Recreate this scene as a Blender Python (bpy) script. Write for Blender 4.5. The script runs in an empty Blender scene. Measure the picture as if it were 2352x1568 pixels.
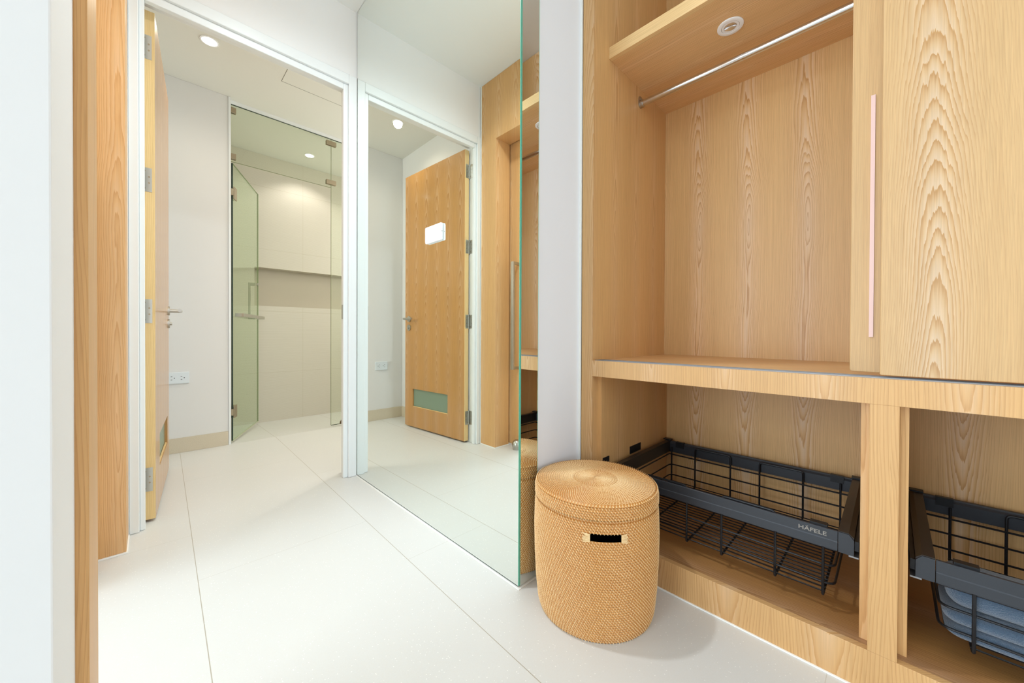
import bpy, bmesh, math, random
from mathutils import Vector, Matrix

random.seed(7)
scene = bpy.context.scene
COL = scene.collection
PI = math.pi

# ------------------------------------------------------------------ camera
F_PX, CY = 849.515, 772.184
YAW, PIT, ROL = 0.77261081, -0.00672422, -0.0042208
H = 0.82
c, s = math.cos(YAW), math.sin(YAW)
cp, sp = math.cos(PIT), math.sin(PIT)
cr, sr = math.cos(ROL), math.sin(ROL)
RR = Matrix(((cr, -sr, 0), (sr, cr, 0), (0, 0, 1)))
RP = Matrix(((1, 0, 0), (0, cp, -sp), (0, sp, cp)))
W2L = Matrix(((c, -s, 0), (0, 0, 1), (s, c, 0)))
M = RR @ RP @ W2L                       # world -> (right, up, forward)
camd = bpy.data.cameras.new('camera')
cam = bpy.data.objects.new('camera', camd)
COL.objects.link(cam)
rot = Matrix((M[0], M[1], [-v for v in M[2]])).transposed()
cam.matrix_world = Matrix.Translation((0, 0, H)) @ rot.to_4x4()
camd.sensor_fit = 'HORIZONTAL'
camd.sensor_width = 36
camd.lens = F_PX / 2352 * 36
camd.shift_y = -(784 - CY) / 2352
camd.clip_start = 0.02
scene.camera = cam

# ------------------------------------------------------------------ world, daylight, exposure
world = bpy.data.worlds.new('daylight')
scene.world = world
world.use_nodes = True
bgn = world.node_tree.nodes['Background']
bgn.inputs[0].default_value = (0.80, 0.90, 1.0, 1)
bgn.inputs[1].default_value = 1.0


def area(name, loc, rot, sx, sy, power, col):
    d = bpy.data.lights.new(name, 'AREA')
    d.shape = 'RECTANGLE'
    d.size, d.size_y = sx, sy
    d.energy = power
    d.color = col
    o = bpy.data.objects.new(name, d)
    COL.objects.link(o)
    o.location = loc
    o.rotation_euler = rot
    return o


# daylight entering through the bedroom glazing (left) and the window behind the camera
area('daylight_bedroom_window', (-3.45, 1.45, 1.25), (0, -PI / 2, 0), 2.3, 2.6, 135, (0.80, 0.90, 1.0))
area('daylight_rear_window', (0.1, -2.45, 1.35), (PI / 2, 0, 0), 2.4, 2.2, 24, (0.82, 0.91, 1.0))

area('added_bath_fill', (2.5, 2.95, 1.7), (0, PI / 2, 0), 0.5, 1.0, 17, (1.0, 0.98, 0.95))  # added unseen fill for the bathroom walls, no vanity lamp stands here

vs = scene.view_settings
vs.view_transform = 'Standard'
vs.look = 'None'
vs.exposure = 0.10
vs.gamma = 1.0
vs.use_curve_mapping = False
scene.cycles.max_bounces = 12
scene.cycles.diffuse_bounces = 6
scene.cycles.glossy_bounces = 6
scene.cycles.transparent_max_bounces = 16


# ------------------------------------------------------------------ material helpers
def lin(v):
    v /= 255.0
    return v / 12.92 if v <= 0.04045 else ((v + 0.055) / 1.055) ** 2.4


def rgb(r, g, b):
    return (lin(r), lin(g), lin(b), 1)


class NT:
    def __init__(self, name):
        self.m = bpy.data.materials.new(name)
        self.m.use_nodes = True
        self.t = self.m.node_tree
        self.b = self.t.nodes['Principled BSDF']
        self.out = self.t.nodes['Material Output']

    def n(self, kind, **kw):
        nd = self.t.nodes.new(kind)
        for k, v in kw.items():
            setattr(nd, k, v)
        return nd

    def link(self, a, b):
        self.t.links.new(a, b)

    def val(self, sock, v):
        if hasattr(v, 'is_linked'):
            self.link(v, sock)
        else:
            sock.default_value = v

    def math(self, op, a, b=0.0, cc=0.0, clamp=False):
        nd = self.n('ShaderNodeMath', operation=op)
        nd.use_clamp = clamp
        self.val(nd.inputs[0], a)
        self.val(nd.inputs[1], b)
        self.val(nd.inputs[2], cc)
        return nd.outputs[0]

    def xyz(self):
        tc = self.n('ShaderNodeTexCoord')
        sx = self.n('ShaderNodeSeparateXYZ')
        self.link(tc.outputs['Object'], sx.inputs[0])
        return tc.outputs['Object'], sx.outputs[0], sx.outputs[1], sx.outputs[2]

    def vec(self, x, y, z):
        nd = self.n('ShaderNodeCombineXYZ')
        for i, v in enumerate((x, y, z)):
            self.val(nd.inputs[i], v)
        return nd.outputs[0]

    def noise(self, vec, scale=1.0, detail=2.0, rough=0.5):
        nd = self.n('ShaderNodeTexNoise')
        self.link(vec, nd.inputs['Vector'])
        nd.inputs['Scale'].default_value = scale
        nd.inputs['Detail'].default_value = detail
        nd.inputs['Roughness'].default_value = rough
        return nd.outputs[0]

    def mix(self, f, a, b, mode='MIX'):
        nd = self.n('ShaderNodeMix', data_type='RGBA', blend_type=mode)
        self.val(nd.inputs[0], f)
        self.val(nd.inputs[6], a)
        self.val(nd.inputs[7], b)
        return nd.outputs[2]

    def bump(self, h, strength, dist=0.001):
        nd = self.n('ShaderNodeBump')
        nd.inputs['Strength'].default_value = strength
        nd.inputs['Distance'].default_value = dist
        self.link(h, nd.inputs['Height'])
        self.link(nd.outputs[0], self.b.inputs['Normal'])

    def set(self, **kw):
        for k, v in kw.items():
            self.val(self.b.inputs[k.replace('_', ' ')], v)
        return self


def plain(name, col, rough=0.5, metal=0.0, spec=0.5, var=0.0, scale=8.0):
    t = NT(name)
    t.set(Roughness=rough, Metallic=metal)
    t.b.inputs['Specular IOR Level'].default_value = spec
    if var:
        o, x, y, z = t.xyz()
        nz = t.noise(o, scale, 3)
        f = t.math('MULTIPLY_ADD', nz, 2 * var, 1 - var)
        nd = t.n('ShaderNodeVectorMath', operation='SCALE')
        nd.inputs[0].default_value = col[:3]
        t.link(f, nd.inputs[3])
        t.link(nd.outputs[0], t.b.inputs['Base Color'])
    else:
        t.b.inputs['Base Color'].default_value = col
    return t.m


def wood(name, grain, light, dark, W=0.195, seed=0.0, spacing=0.0085, amp=0.09, off=0.0,
         strength=0.8, rough=0.42, fibre=0.15, vs_=0.9, coat=0.0, slope=0.0, v0=0.0, k_=1.5, heart=0.45, spec=0.35, jag=0.007, fade=0.0):
    t = NT(name)
    o, x, y, z = t.xyz()
    if grain == 'Z':
        v, u = z, t.math('ADD', x, y)
    elif grain == 'Y':
        v, u = y, t.math('ADD', x, z)
    else:
        v, u = x, t.math('ADD', y, z)
    uw = t.math('DIVIDE', t.math('ADD', u, off), W)
    k = t.math('FLOOR', uw)
    fr = t.math('FRACT', uw)
    uu = t.math('MULTIPLY', t.math('SUBTRACT', fr, 0.5), W)
    # slow wander of the heart line and of the cutting depth along the grain
    n1 = t.noise(t.vec(seed * 3.1, t.math('MULTIPLY', v, vs_), t.math('MULTIPLY', k, 0.07)), 1.0, 1.5)
    h = t.math('MULTIPLY_ADD', t.math('SUBTRACT', v, v0), slope, t.math('MULTIPLY', t.math('SUBTRACT', n1, 0.5), amp * 2))
    n2 = t.noise(t.vec(seed * 5.7 + 9, t.math('MULTIPLY', v, 1.6), t.math('MULTIPLY', k, 0.1)), 1.0, 2.0)
    uc = t.math('ADD', uu, t.math('MULTIPLY', t.math('SUBTRACT', n2, 0.5), 0.045))
    n3 = t.noise(t.vec(t.math('MULTIPLY', uu, 16), t.math('MULTIPLY', v, 2.4), seed + 3), 1.0, 3.0, 0.55)
    n5 = t.noise(t.vec(t.math('MULTIPLY', uu, 120), t.math('MULTIPLY', v, 5), seed + 1), 1.0, 3.0, 0.65)
    uk = t.math('MULTIPLY', uc, k_)
    r = t.math('SQRT', t.math('ADD', t.math('MULTIPLY', uk, uk), t.math('MULTIPLY', h, h)))
    r_heart = t.math('SQRT', t.math('ADD', t.math('MULTIPLY', uk, uk), 0.00002))
    r = t.math('ADD', r, t.math('MULTIPLY_ADD', t.math('SUBTRACT', n3, 0.5), 0.014, t.math('MULTIPLY', t.math('SUBTRACT', n5, 0.5), jag)))
    n4 = t.noise(t.vec(t.math('MULTIPLY', r, 28), seed, 0.0), 1.0, 1.0)
    ph = t.math('FRACT', t.math('DIVIDE', t.math('ADD', r, t.math('MULTIPLY', n4, 0.02)), spacing))
    line = t.math('POWER', ph, 4.5)
    # soften the step at the ring border
    edge = t.math('SUBTRACT', 1.0, t.math('POWER', ph, 26.0))
    line = t.math('MULTIPLY', line, edge)
    fib = t.noise(t.vec(t.math('MULTIPLY', u, 420), t.math('MULTIPLY', v, 9), seed), 1.0, 3.0, 0.65)
    pores = t.noise(t.vec(t.math('MULTIPLY', u, 1100), t.math('MULTIPLY', v, 30), seed + 7), 1.0, 2.0, 0.6)
    broad = t.noise(t.vec(t.math('MULTIPLY', u, 9), t.math('MULTIPLY', v, 0.7), seed + 4), 1.0, 2.0)
    grainv = t.math('MULTIPLY', line, t.math('MULTIPLY_ADD', pores, 0.9, 0.45))
    if fade:
        g = t.math('POWER', 2.718, t.math('MULTIPLY', t.math('MULTIPLY', uu, uu), -1.0 / (fade * fade)))
        grainv = t.math('MULTIPLY', grainv, t.math('MULTIPLY_ADD', g, 0.75, 0.25))
    f = t.math('MULTIPLY', grainv, strength, clamp=True)
    pale = tuple(min(1.0, q * 0.80 + 0.185) for q in light[:3]) + (1,)
    warm = (light[0] * 1.02, light[1] * 0.90, light[2] * 0.68, 1)
    gw = t.math('POWER', 2.718, t.math('MULTIPLY', t.math('MULTIPLY', uu, uu), -1.0 / (0.038 * 0.038)))
    hf = t.math('MULTIPLY', t.math('POWER', 2.718, t.math('MULTIPLY', r, -20.0)), heart, clamp=True)
    band = t.math('MULTIPLY', t.math('MULTIPLY', t.math('SUBTRACT', 1.0, ph), gw), heart, clamp=True)
    col = t.mix(t.math('MULTIPLY', t.math('MULTIPLY', ph, gw), 0.75 * heart, clamp=True), light, warm)
    col = t.mix(t.math('MAXIMUM', hf, band), col, pale)
    col = t.mix(f, col, dark)
    streak = t.noise(t.vec(t.math('MULTIPLY', u, 190), t.math('MULTIPLY', v, 2.2), seed + 12), 1.0, 4.0, 0.7)
    col = t.mix(t.math('MULTIPLY_ADD', streak, 1.5, -0.62, clamp=True), col, t.mix(0.42, col, dark))
    tone = t.math('ADD', t.math('MULTIPLY_ADD', fib, fibre * 2, 1 - fibre),
                  t.math('MULTIPLY_ADD', broad, 0.22, -0.11))
    nd = t.n('ShaderNodeVectorMath', operation='SCALE')
    t.link(col, nd.inputs[0])
    t.link(tone, nd.inputs[3])
    t.link(nd.outputs[0], t.b.inputs['Base Color'])
    t.set(Roughness=rough)
    t.b.inputs['Specular IOR Level'].default_value = spec
    t.b.inputs['Coat Weight'].default_value = coat
    t.b.inputs['Coat Roughness'].default_value = 0.12
    t.bump(t.math('ADD', fib, t.math('MULTIPLY', pores, 0.6)), 0.12, 0.0006)
    return t.m


MAT = {}
ASH_L, ASH_D = rgb(222, 181, 124), rgb(172, 118, 64)
MAT['ash_v'] = wood('ash_veneer_vertical', 'Z', ASH_L, ASH_D, 0.195, 1.3, off=0.02, amp=0.085, strength=1.0,
                    spacing=0.0092, vs_=1.15, slope=0.09, v0=1.02, k_=1.9, heart=1.0, jag=0.009,
                    fade=0.06)
MAT['ash_side'] = wood('ash_veneer_side_panel', 'Z', rgb(216, 171, 113), rgb(174, 120, 66), 0.17, 4.2, amp=0.04,
                       spacing=0.011, strength=0.8, slope=0.05, v0=0.9, k_=1.8, heart=0.3)
MAT['ash_door'] = wood('ash_veneer_sliding_door', 'Z', rgb(200, 164, 116), rgb(162, 115, 67), 0.36, 8.1, off=0.235,
                       spacing=0.0112, amp=0.07, strength=1.0, slope=0.20, v0=0.45, fibre=0.2, k_=3.2, heart=0.85,
                       jag=0.016, fade=0.055)
MAT['ash_front'] = wood('ash_solid_front', 'Z', rgb(208, 165, 111), rgb(174, 125, 74), 0.22, 2.4, spacing=0.011,
                        amp=0.06, strength=0.8, slope=0.15, v0=0.9, k_=2.0, heart=0.5)
MAT['ash_h'] = wood('ash_veneer_along_shelf', 'Y', rgb(230, 189, 135), rgb(180, 126, 74), 0.17, 6.6, off=0.03,
                    spacing=0.010, amp=0.06, strength=0.95, k_=1.8, heart=0.4)
MAT['ash_edge'] = wood('ash_solid_shelf_edge', 'Y', rgb(228, 193, 138), rgb(206, 162, 104), 0.3, 3.3, spacing=0.012,
                       amp=0.14, strength=0.7)
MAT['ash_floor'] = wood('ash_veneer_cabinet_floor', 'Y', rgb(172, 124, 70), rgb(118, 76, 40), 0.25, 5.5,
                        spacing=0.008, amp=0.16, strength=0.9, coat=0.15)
MAT['teak'] = wood('teak_veneer_door', 'Z', rgb(194, 143, 80), rgb(144, 94, 42), 0.155, 2.2, spacing=0.008,
                   amp=0.035, strength=0.7, rough=0.35, coat=0.6, slope=0.075, v0=-0.12, fibre=0.2, off=0.03, k_=2.0,
                   jag=0.004, vs_=0.6)
MAT['pine'] = wood('pine_door_edge', 'Z', rgb(230, 198, 140), rgb(208, 164, 100), 0.2, 7.7, spacing=0.008,
                   amp=0.12, strength=0.7)
MAT['portal'] = wood('oiled_teak_cladding', 'Z', rgb(216, 170, 114), rgb(184, 132, 78), 0.17, 9.4, spacing=0.0085,
                     amp=0.07, off=0.07, strength=0.8, rough=0.42, coat=0.04, slope=0.03, v0=0.3, fibre=0.15, k_=1.8, spec=0.2)
MAT['white_wall'] = plain('white_wall_paint', rgb(236, 236, 235), 0.75, var=0.012, scale=3)
MAT['grey_wall'] = plain('pale_grey_wall_paint', rgb(238, 240, 243), 0.7, var=0.01, scale=3)
MAT['bath_wall'] = plain('bathroom_wall_paint', rgb(226, 226, 224), 0.7, var=0.012, scale=3)
MAT['ceiling'] = plain('ceiling_paint', rgb(236, 238, 236), 0.85)
MAT['bath_ceiling'] = plain('bathroom_ceiling_paint', rgb(224, 224, 216), 0.85)
MAT['gloss_white'] = plain('white_gloss_paint', rgb(232, 236, 236), 0.3, spec=0.5)
MAT['caulk'] = plain('white_sealant', rgb(245, 245, 240), 0.5)
MAT['white_plastic'] = plain('white_plastic', rgb(246, 247, 248), 0.35)
MAT['socket_plastic'] = plain('pale_socket_plastic', rgb(222, 230, 234), 0.3)
MAT['dark_hole'] = plain('dark_slot', rgb(20, 20, 20), 0.8)
MAT['steel'] = plain('satin_steel', rgb(190, 188, 180), 0.34, 1.0, var=0.04, scale=40)
MAT['brass_steel'] = plain('satin_nickel_fitting', rgb(172, 158, 136), 0.32, 1.0)
MAT['chrome'] = plain('polished_steel_rail', rgb(215, 215, 215), 0.16, 1.0)
MAT['alu'] = plain('aluminium_track', rgb(150, 152, 154), 0.5, 0.8)
MAT['rose'] = plain('rose_metal_pull', rgb(226, 192, 184), 0.5, 0.0)
MAT['black_metal'] = plain('black_powder_coat', rgb(30, 31, 34), 0.42, 0.35, var=0.05, scale=300)
MAT['graphite'] = plain('graphite_powder_coat', rgb(56, 59, 64), 0.45, 0.35, var=0.05, scale=300)
MAT['brown_metal'] = plain('brown_black_rail', rgb(52, 46, 42), 0.4, 0.3)
MAT['lettering'] = plain('pale_printed_lettering', rgb(150, 145, 136), 0.6)
MAT['green_edge'] = plain('green_glass_edge', rgb(96, 178, 152), 0.25)
MAT['pale_green_edge'] = plain('pale_green_glass_edge', rgb(190, 228, 212), 0.25)
MAT['dark_edge'] = plain('dark_green_glass_edge', rgb(22, 44, 34), 0.2)
MAT['glass_line'] = plain('olive_glass_edge', rgb(140, 146, 108), 0.3)


def emission(name, col, strength):
    t = NT(name)
    e = t.n('ShaderNodeEmission')
    e.inputs[0].default_value = col
    e.inputs[1].default_value = strength
    t.link(e.outputs[0], t.out.inputs[0])
    return t.m


MAT['lamp'] = emission('lit_lamp_lens', (1, 0.96, 0.88, 1), 9.0)


def glass(name, tint, rough=0.0, frost=None):
    t = NT(name)
    tr = t.n('ShaderNodeBsdfTransparent')
    tr.inputs[0].default_value = tint
    gl = t.n('ShaderNodeBsdfGlossy')
    gl.inputs['Roughness'].default_value = rough
    gl.inputs['Color'].default_value = (0.85, 1, 0.88, 1)
    lw = t.n('ShaderNodeLayerWeight')
    lw.inputs['Blend'].default_value = 0.5
    refl = t.math('MULTIPLY_ADD', t.math('POWER', lw.outputs['Facing'], 5.0), 0.55, 0.035, clamp=True)
    mx = t.n('ShaderNodeMixShader')
    t.link(refl, mx.inputs[0])
    t.link(tr.outputs[0], mx.inputs[1])
    t.link(gl.outputs[0], mx.inputs[2])
    t.link(mx.outputs[0], t.out.inputs[0])
    return t.m


MAT['glass'] = glass('green_tinted_glass', (0.966, 0.982, 0.948, 1))
MAT['glass_door'] = glass('green_tinted_glass_door', (0.94, 0.968, 0.915, 1))
MAT['window_glass'] = glass('clear_window_glass', (0.97, 0.98, 0.98, 1))
t = NT('frosted_grey_green_glass')
t.set(Roughness=0.35)
t.b.inputs['Base Color'].default_value = rgb(128, 146, 126)
MAT['frosted'] = t.m

t = NT('mirror_silvering')
t.set(Roughness=0.0, Metallic=1.0)
t.b.inputs['Base Color'].default_value = (0.885, 0.93, 0.895, 1)
MAT['mirror'] = t.m

# floor: pale speckled stone tiles, 0.565 x 1.11 m, thin joints
t = NT('pale_terrazzo_tiles')
o, x, y, z = t.xyz()
xa = t.math('SUBTRACT', x, t.math('MULTIPLY_ADD', y, 0.0162, 0.083))
cx_ = t.math('DIVIDE', xa, 0.562)
fx = t.math('FRACT', cx_)
kx = t.math('FLOOR', cx_)
dx = t.math('MULTIPLY', t.math('MINIMUM', fx, t.math('SUBTRACT', 1.0, fx)), 0.562)
ay = t.math('SUBTRACT', t.math('SUBTRACT', y, 0.478), t.math('MULTIPLY', kx, -0.375))
fy = t.math('FRACT', t.math('DIVIDE', ay, 1.115))
dy = t.math('MULTIPLY', t.math('MINIMUM', fy, t.math('SUBTRACT', 1.0, fy)), 1.115)
jx = t.math('LESS_THAN', dx, 0.0011)
jy = t.math('MULTIPLY', t.math('LESS_THAN', dy, 0.0008), 0.45)
joint = t.math('MAXIMUM', jx, jy)
vor = t.n('ShaderNodeTexVoronoi')
vor.inputs['Scale'].default_value = 150
t.link(o, vor.inputs['Vector'])
selv = t.n('ShaderNodeSeparateColor')
t.link(vor.outputs['Color'], selv.inputs[0])
spot = t.math('MULTIPLY', t.math('LESS_THAN', vor.outputs['Distance'], 0.22), t.math('GREATER_THAN', selv.outputs[0], 0.80))
fine = t.noise(o, 260, 2)
cloud = t.noise(o, 1.6, 3)
base = t.mix(cloud, rgb(210, 210, 207), rgb(216, 216, 213))
base = t.mix(t.math('MULTIPLY', fine, 0.25), base, rgb(198, 190, 172))
base = t.mix(t.math('MULTIPLY', spot, 0.45), base, rgb(250, 249, 244))
base = t.mix(t.math('MULTIPLY', joint, 0.7), base, rgb(150, 138, 112))
t.set(Base_Color=base, Roughness=0.36)
t.b.inputs['Specular IOR Level'].default_value = 0.35
MAT['floor'] = t.m
# skirting from the same stone, finer speckle
t = NT('beige_stone_skirting')
o, x, y, z = t.xyz()
sp_ = t.noise(o, 300, 2)
t.set(Base_Color=t.mix(sp_, rgb(196, 184, 160), rgb(222, 212, 190)), Roughness=0.5)
MAT['skirting'] = t.m
# shower wall: cream tile with fine horizontal ribs
t = NT('ribbed_cream_wall_tile')
o, x, y, z = t.xyz()
rib = t.math('SINE', t.math('MULTIPLY', t.math('ADD', z, t.math('MULTIPLY', t.noise(t.vec(t.math('MULTIPLY', x, 0.8), 0, t.math('MULTIPLY', z, 60)), 1, 2), 0.006)), 2 * PI / 0.0085))
rb = t.math('MULTIPLY_ADD', rib, 0.5, 0.5)
tzf = t.math('FRACT', t.math('DIVIDE', t.math('ADD', z, 0.17), 0.60))
tz = t.math('LESS_THAN', t.math('MULTIPLY', tzf, 0.60), 0.004)
tkf = t.math('FRACT', t.math('DIVIDE', t.math('SUBTRACT', x, 1.12), 1.2))
txj = t.math('LESS_THAN', t.math('MULTIPLY', tkf, 1.2), 0.003)
jn = t.math('MAXIMUM', tz, txj)
bc = t.mix(t.math('POWER', rb, 3.0), rgb(207, 201, 189), rgb(196, 189, 173))
bc = t.mix(t.math('MULTIPLY', jn, 0.4), bc, rgb(176, 166, 140))
t.set(Base_Color=bc, Roughness=0.5)
t.bump(rb, 0.25, 0.0010)
MAT['rib_tile'] = t.m
MAT['niche'] = plain('plain_cream_tile', rgb(184, 175, 157), 0.5, var=0.02, scale=6)
# towel
t = NT('blue_grey_terry')
o, x, y, z = t.xyz()
tn = t.noise(o, 420, 3, 0.7)
tl = t.noise(o, 30, 3, 0.6)
t.set(Base_Color=t.mix(t.math('MULTIPLY_ADD', tn, 0.6, t.math('MULTIPLY', tl, 0.4)), rgb(38, 60, 84), rgb(84, 110, 134)), Roughness=1.0)
t.b.inputs['Sheen Weight'].default_value = 0.6
t.bump(tn, 0.9, 0.004)
MAT['towel'] = t.m
# rattan
t = NT('rattan_coil')
o, x, y, z = t.xyz()
rn = t.noise(o, 14, 3, 0.6)
rn2 = t.noise(t.vec(t.math('MULTIPLY', x, 60), t.math('MULTIPLY', y, 60), t.math('MULTIPLY', z, 200)), 1, 2)
t.set(Base_Color=t.mix(t.math('MULTIPLY_ADD', rn, 0.7, t.math('MULTIPLY_ADD', rn2, 0.6, -0.2), clamp=True), rgb(184, 120, 54), rgb(212, 152, 80)), Roughness=0.42)
MAT['coil'] = t.m
t = NT('rattan_wrapping_strip')
o, x, y, z = t.xyz()
rn = t.noise(o, 160, 2)
t.set(Base_Color=t.mix(rn, rgb(226, 180, 116), rgb(254, 230, 182)), Roughness=0.38)
MAT['strip'] = t.m
MAT['inner_shade'] = plain('shaded_basket_inside', rgb(60, 38, 20), 0.9)  # shade under the closed lid is put into this dark colour


# ------------------------------------------------------------------ mesh helpers
class MB:
    def __init__(self):
        self.v, self.f, self.mi = [], [], []
        self.cur = 0

    def box(self, x0, x1, y0, y1, z0, z1):
        b = len(self.v)
        self.v += [(x, y, z) for z in (z0, z1) for y in (y0, y1) for x in (x0, x1)]
        for q in ((0, 2, 3, 1), (4, 5, 7, 6), (0, 1, 5, 4), (2, 6, 7, 3), (0, 4, 6, 2), (1, 3, 7, 5)):
            self.f.append(tuple(b + i for i in q))
            self.mi.append(self.cur)
        return self

    def obox(self, org, d, L, W_, z0, z1, w0=0.0):
        """box along horizontal direction d from org, width W_ to the left of d starting at w0"""
        dx_, dy_ = d
        nx, ny = -dy_, dx_
        b = len(self.v)
        for z in (z0, z1):
            for a, w in ((0, w0), (L, w0), (0, w0 + W_), (L, w0 + W_)):
                self.v.append((org[0] + dx_ * a + nx * w, org[1] + dy_ * a + ny * w, z))
        for q in ((0, 2, 3, 1), (4, 5, 7, 6), (0, 1, 5, 4), (2, 6, 7, 3), (0, 4, 6, 2), (1, 3, 7, 5)):
            self.f.append(tuple(b + i for i in q))
            self.mi.append(self.cur)
        return self

    def poly(self, pts):
        b = len(self.v)
        self.v += [tuple(p) for p in pts]
        self.f.append(tuple(range(b, b + len(pts))))
        self.mi.append(self.cur)
        return self

    def prism(self, pts, axis, a0, a1):
        """extrude 2-D outline pts along axis ('x','y','z') from a0 to a1"""
        def mk(p, a):
            if axis == 'x':
                return (a, p[0], p[1])
            if axis == 'y':
                return (p[0], a, p[1])
            return (p[0], p[1], a)
        b = len(self.v)
        n = len(pts)
        self.v += [mk(p, a0) for p in pts] + [mk(p, a1) for p in pts]
        self.f.append(tuple(b + i for i in range(n)))
        self.f.append(tuple(b + n + i for i in reversed(range(n))))
        self.mi += [self.cur] * 2
        for i in range(n):
            j = (i + 1) % n
            self.f.append((b + i, b + n + i, b + n + j, b + j))
            self.mi.append(self.cur)
        return self

    def cyl(self, p0, p1, r0, r1=None, n=20, caps=True):
        r1 = r0 if r1 is None else r1
        p0, p1 = Vector(p0), Vector(p1)
        d = (p1 - p0).normalized()
        a = d.orthogonal().normalized()
        bb = d.cross(a)
        b = len(self.v)
        for p, r in ((p0, r0), (p1, r1)):
            for i in range(n):
                t_ = 2 * PI * i / n
                self.v.append(tuple(p + r * (math.cos(t_) * a + math.sin(t_) * bb)))
        for i in range(n):
            j = (i + 1) % n
            self.f.append((b + i, b + j, b + n + j, b + n + i))
            self.mi.append(self.cur)
        if caps:
            self.f.append(tuple(b + i for i in reversed(range(n))))
            self.f.append(tuple(b + n + i for i in range(n)))
            self.mi += [self.cur] * 2
        return self

    def lathe(self, prof, cx, cy, n=48, axis='z', at=0):
        """prof: list of (r, h); revolve around vertical axis through cx, cy"""
        b = len(self.v)
        m = len(prof)
        for i in range(n):
            t_ = 2 * PI * i / n
            for r, h in prof:
                if axis == 'z':
                    self.v.append((cx + r * math.cos(t_), cy + r * math.sin(t_), h))
                elif axis == 'x':
                    self.v.append((h, cx + r * math.cos(t_), cy + r * math.sin(t_)))
                else:
                    self.v.append((cx + r * math.cos(t_), h, cy + r * math.sin(t_)))
        for i in range(n):
            j = (i + 1) % n
            for k in range(m - 1):
                self.f.append((b + i * m + k, b + j * m + k, b + j * m + k + 1, b + i * m + k + 1))
                self.mi.append(self.cur)
        return self

    def wire(self, pts, r, rc=0.0, n=8, closed=False):
        P = [Vector(p) for p in pts]
        path = []
        for i, p in enumerate(P):
            if rc and (closed or 0 < i < len(P) - 1):
                a = (P[i - 1] - p)
                bb = (P[(i + 1) % len(P)] - p)
                k = min(rc, a.length * 0.45, bb.length * 0.45)
                s0, s1 = p + a.normalized() * k, p + bb.normalized() * k
                for q in range(5):
                    t_ = q / 4
                    path.append((1 - t_) ** 2 * s0 + 2 * t_ * (1 - t_) * p + t_ ** 2 * s1)
            else:
                path.append(p)
        m = len(path)
        b = len(self.v)
        up = None
        for i, p in enumerate(path):
            if closed:
                d = (path[(i + 1) % m] - path[i - 1]).normalized()
            elif i == 0:
                d = (path[1] - p).normalized()
            elif i == m - 1:
                d = (p - path[i - 1]).normalized()
            else:
                d = (path[i + 1] - path[i - 1]).normalized()
            if up is None:
                up = d.orthogonal().normalized()
            up = (up - up.dot(d) * d).normalized()
            w = d.cross(up)
            for k in range(n):
                t_ = 2 * PI * k / n
                self.v.append(tuple(p + r * (math.cos(t_) * up + math.sin(t_) * w)))
        for i in range(m if closed else m - 1):
            j = (i + 1) % m
            for k in range(n):
                l = (k + 1) % n
                self.f.append((b + i * n + k, b + i * n + l, b + j * n + l, b + j * n + k))
                self.mi.append(self.cur)
        if not closed:
            self.f.append(tuple(b + k for k in reversed(range(n))))
            self.f.append(tuple(b + (m - 1) * n + k for k in range(n)))
            self.mi += [self.cur] * 2
        return self

    def build(self, name, mats, parent=None, bevel=0.0, smooth=False, recalc=True):
        me = bpy.data.meshes.new(name)
        off_ = Vector((0, 0, 0))
        q = parent
        while q is not None:
            off_ += q.location
            q = q.parent
        vv = [(a[0] - off_.x, a[1] - off_.y, a[2] - off_.z) for a in self.v]
        me.from_pydata(vv, [], self.f)
        if not isinstance(mats, (list, tuple)):
            mats = [mats]
        for m_ in mats:
            me.materials.append(MAT[m_] if isinstance(m_, str) else m_)
        me.polygons.foreach_set('material_index', self.mi)
        if recalc:
            bm = bmesh.new()
            bm.from_mesh(me)
            bmesh.ops.recalc_face_normals(bm, faces=bm.faces)
            bm.to_mesh(me)
            bm.free()
        if smooth:
            me.polygons.foreach_set('use_smooth', [True] * len(me.polygons))
            try:
                me.set_sharp_from_angle(angle=math.radians(40))
            except Exception:
                pass
        me.update()
        ob = bpy.data.objects.new(name, me)
        COL.objects.link(ob)
        if parent is not None:
            ob.parent = parent
        if bevel:
            md = ob.modifiers.new('bevel', 'BEVEL')
            md.width = bevel
            md.segments = 2
            md.limit_method = 'ANGLE'
            md.angle_limit = math.radians(50)
        return ob


def box(*a):
    return MB().box(*a)


def tag(o, label=None, cat=None, group=None, kind=None):
    for k, v in (('label', label), ('category', cat), ('group', group), ('kind', kind)):
        if v:
            o[k] = v
    return o


def thing(name, loc, label, cat, group=None, kind=None):
    o_ = bpy.data.objects.new(name, None)
    o_.empty_display_size = 0.05
    COL.objects.link(o_)
    o_.location = loc
    return tag(o_, label, cat, group, kind)


def struct(name, mb, mat, bevel=0.0, label=None):
    return tag(mb.build(name, mat, None, bevel), kind='structure', label=label)


# ------------------------------------------------------------------ key dimensions (metres)
YB = 2.142      # door frame face of the far wall
XC = 0.845      # mirror face
YM = 0.830      # short return wall (narrow mirror)
XD = -0.068     # teak clad wall beside the camera
XW = 1.176      # wardrobe front
CEIL = 2.652
BCEIL = 2.54
BX = 1.80       # wardrobe back

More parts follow.
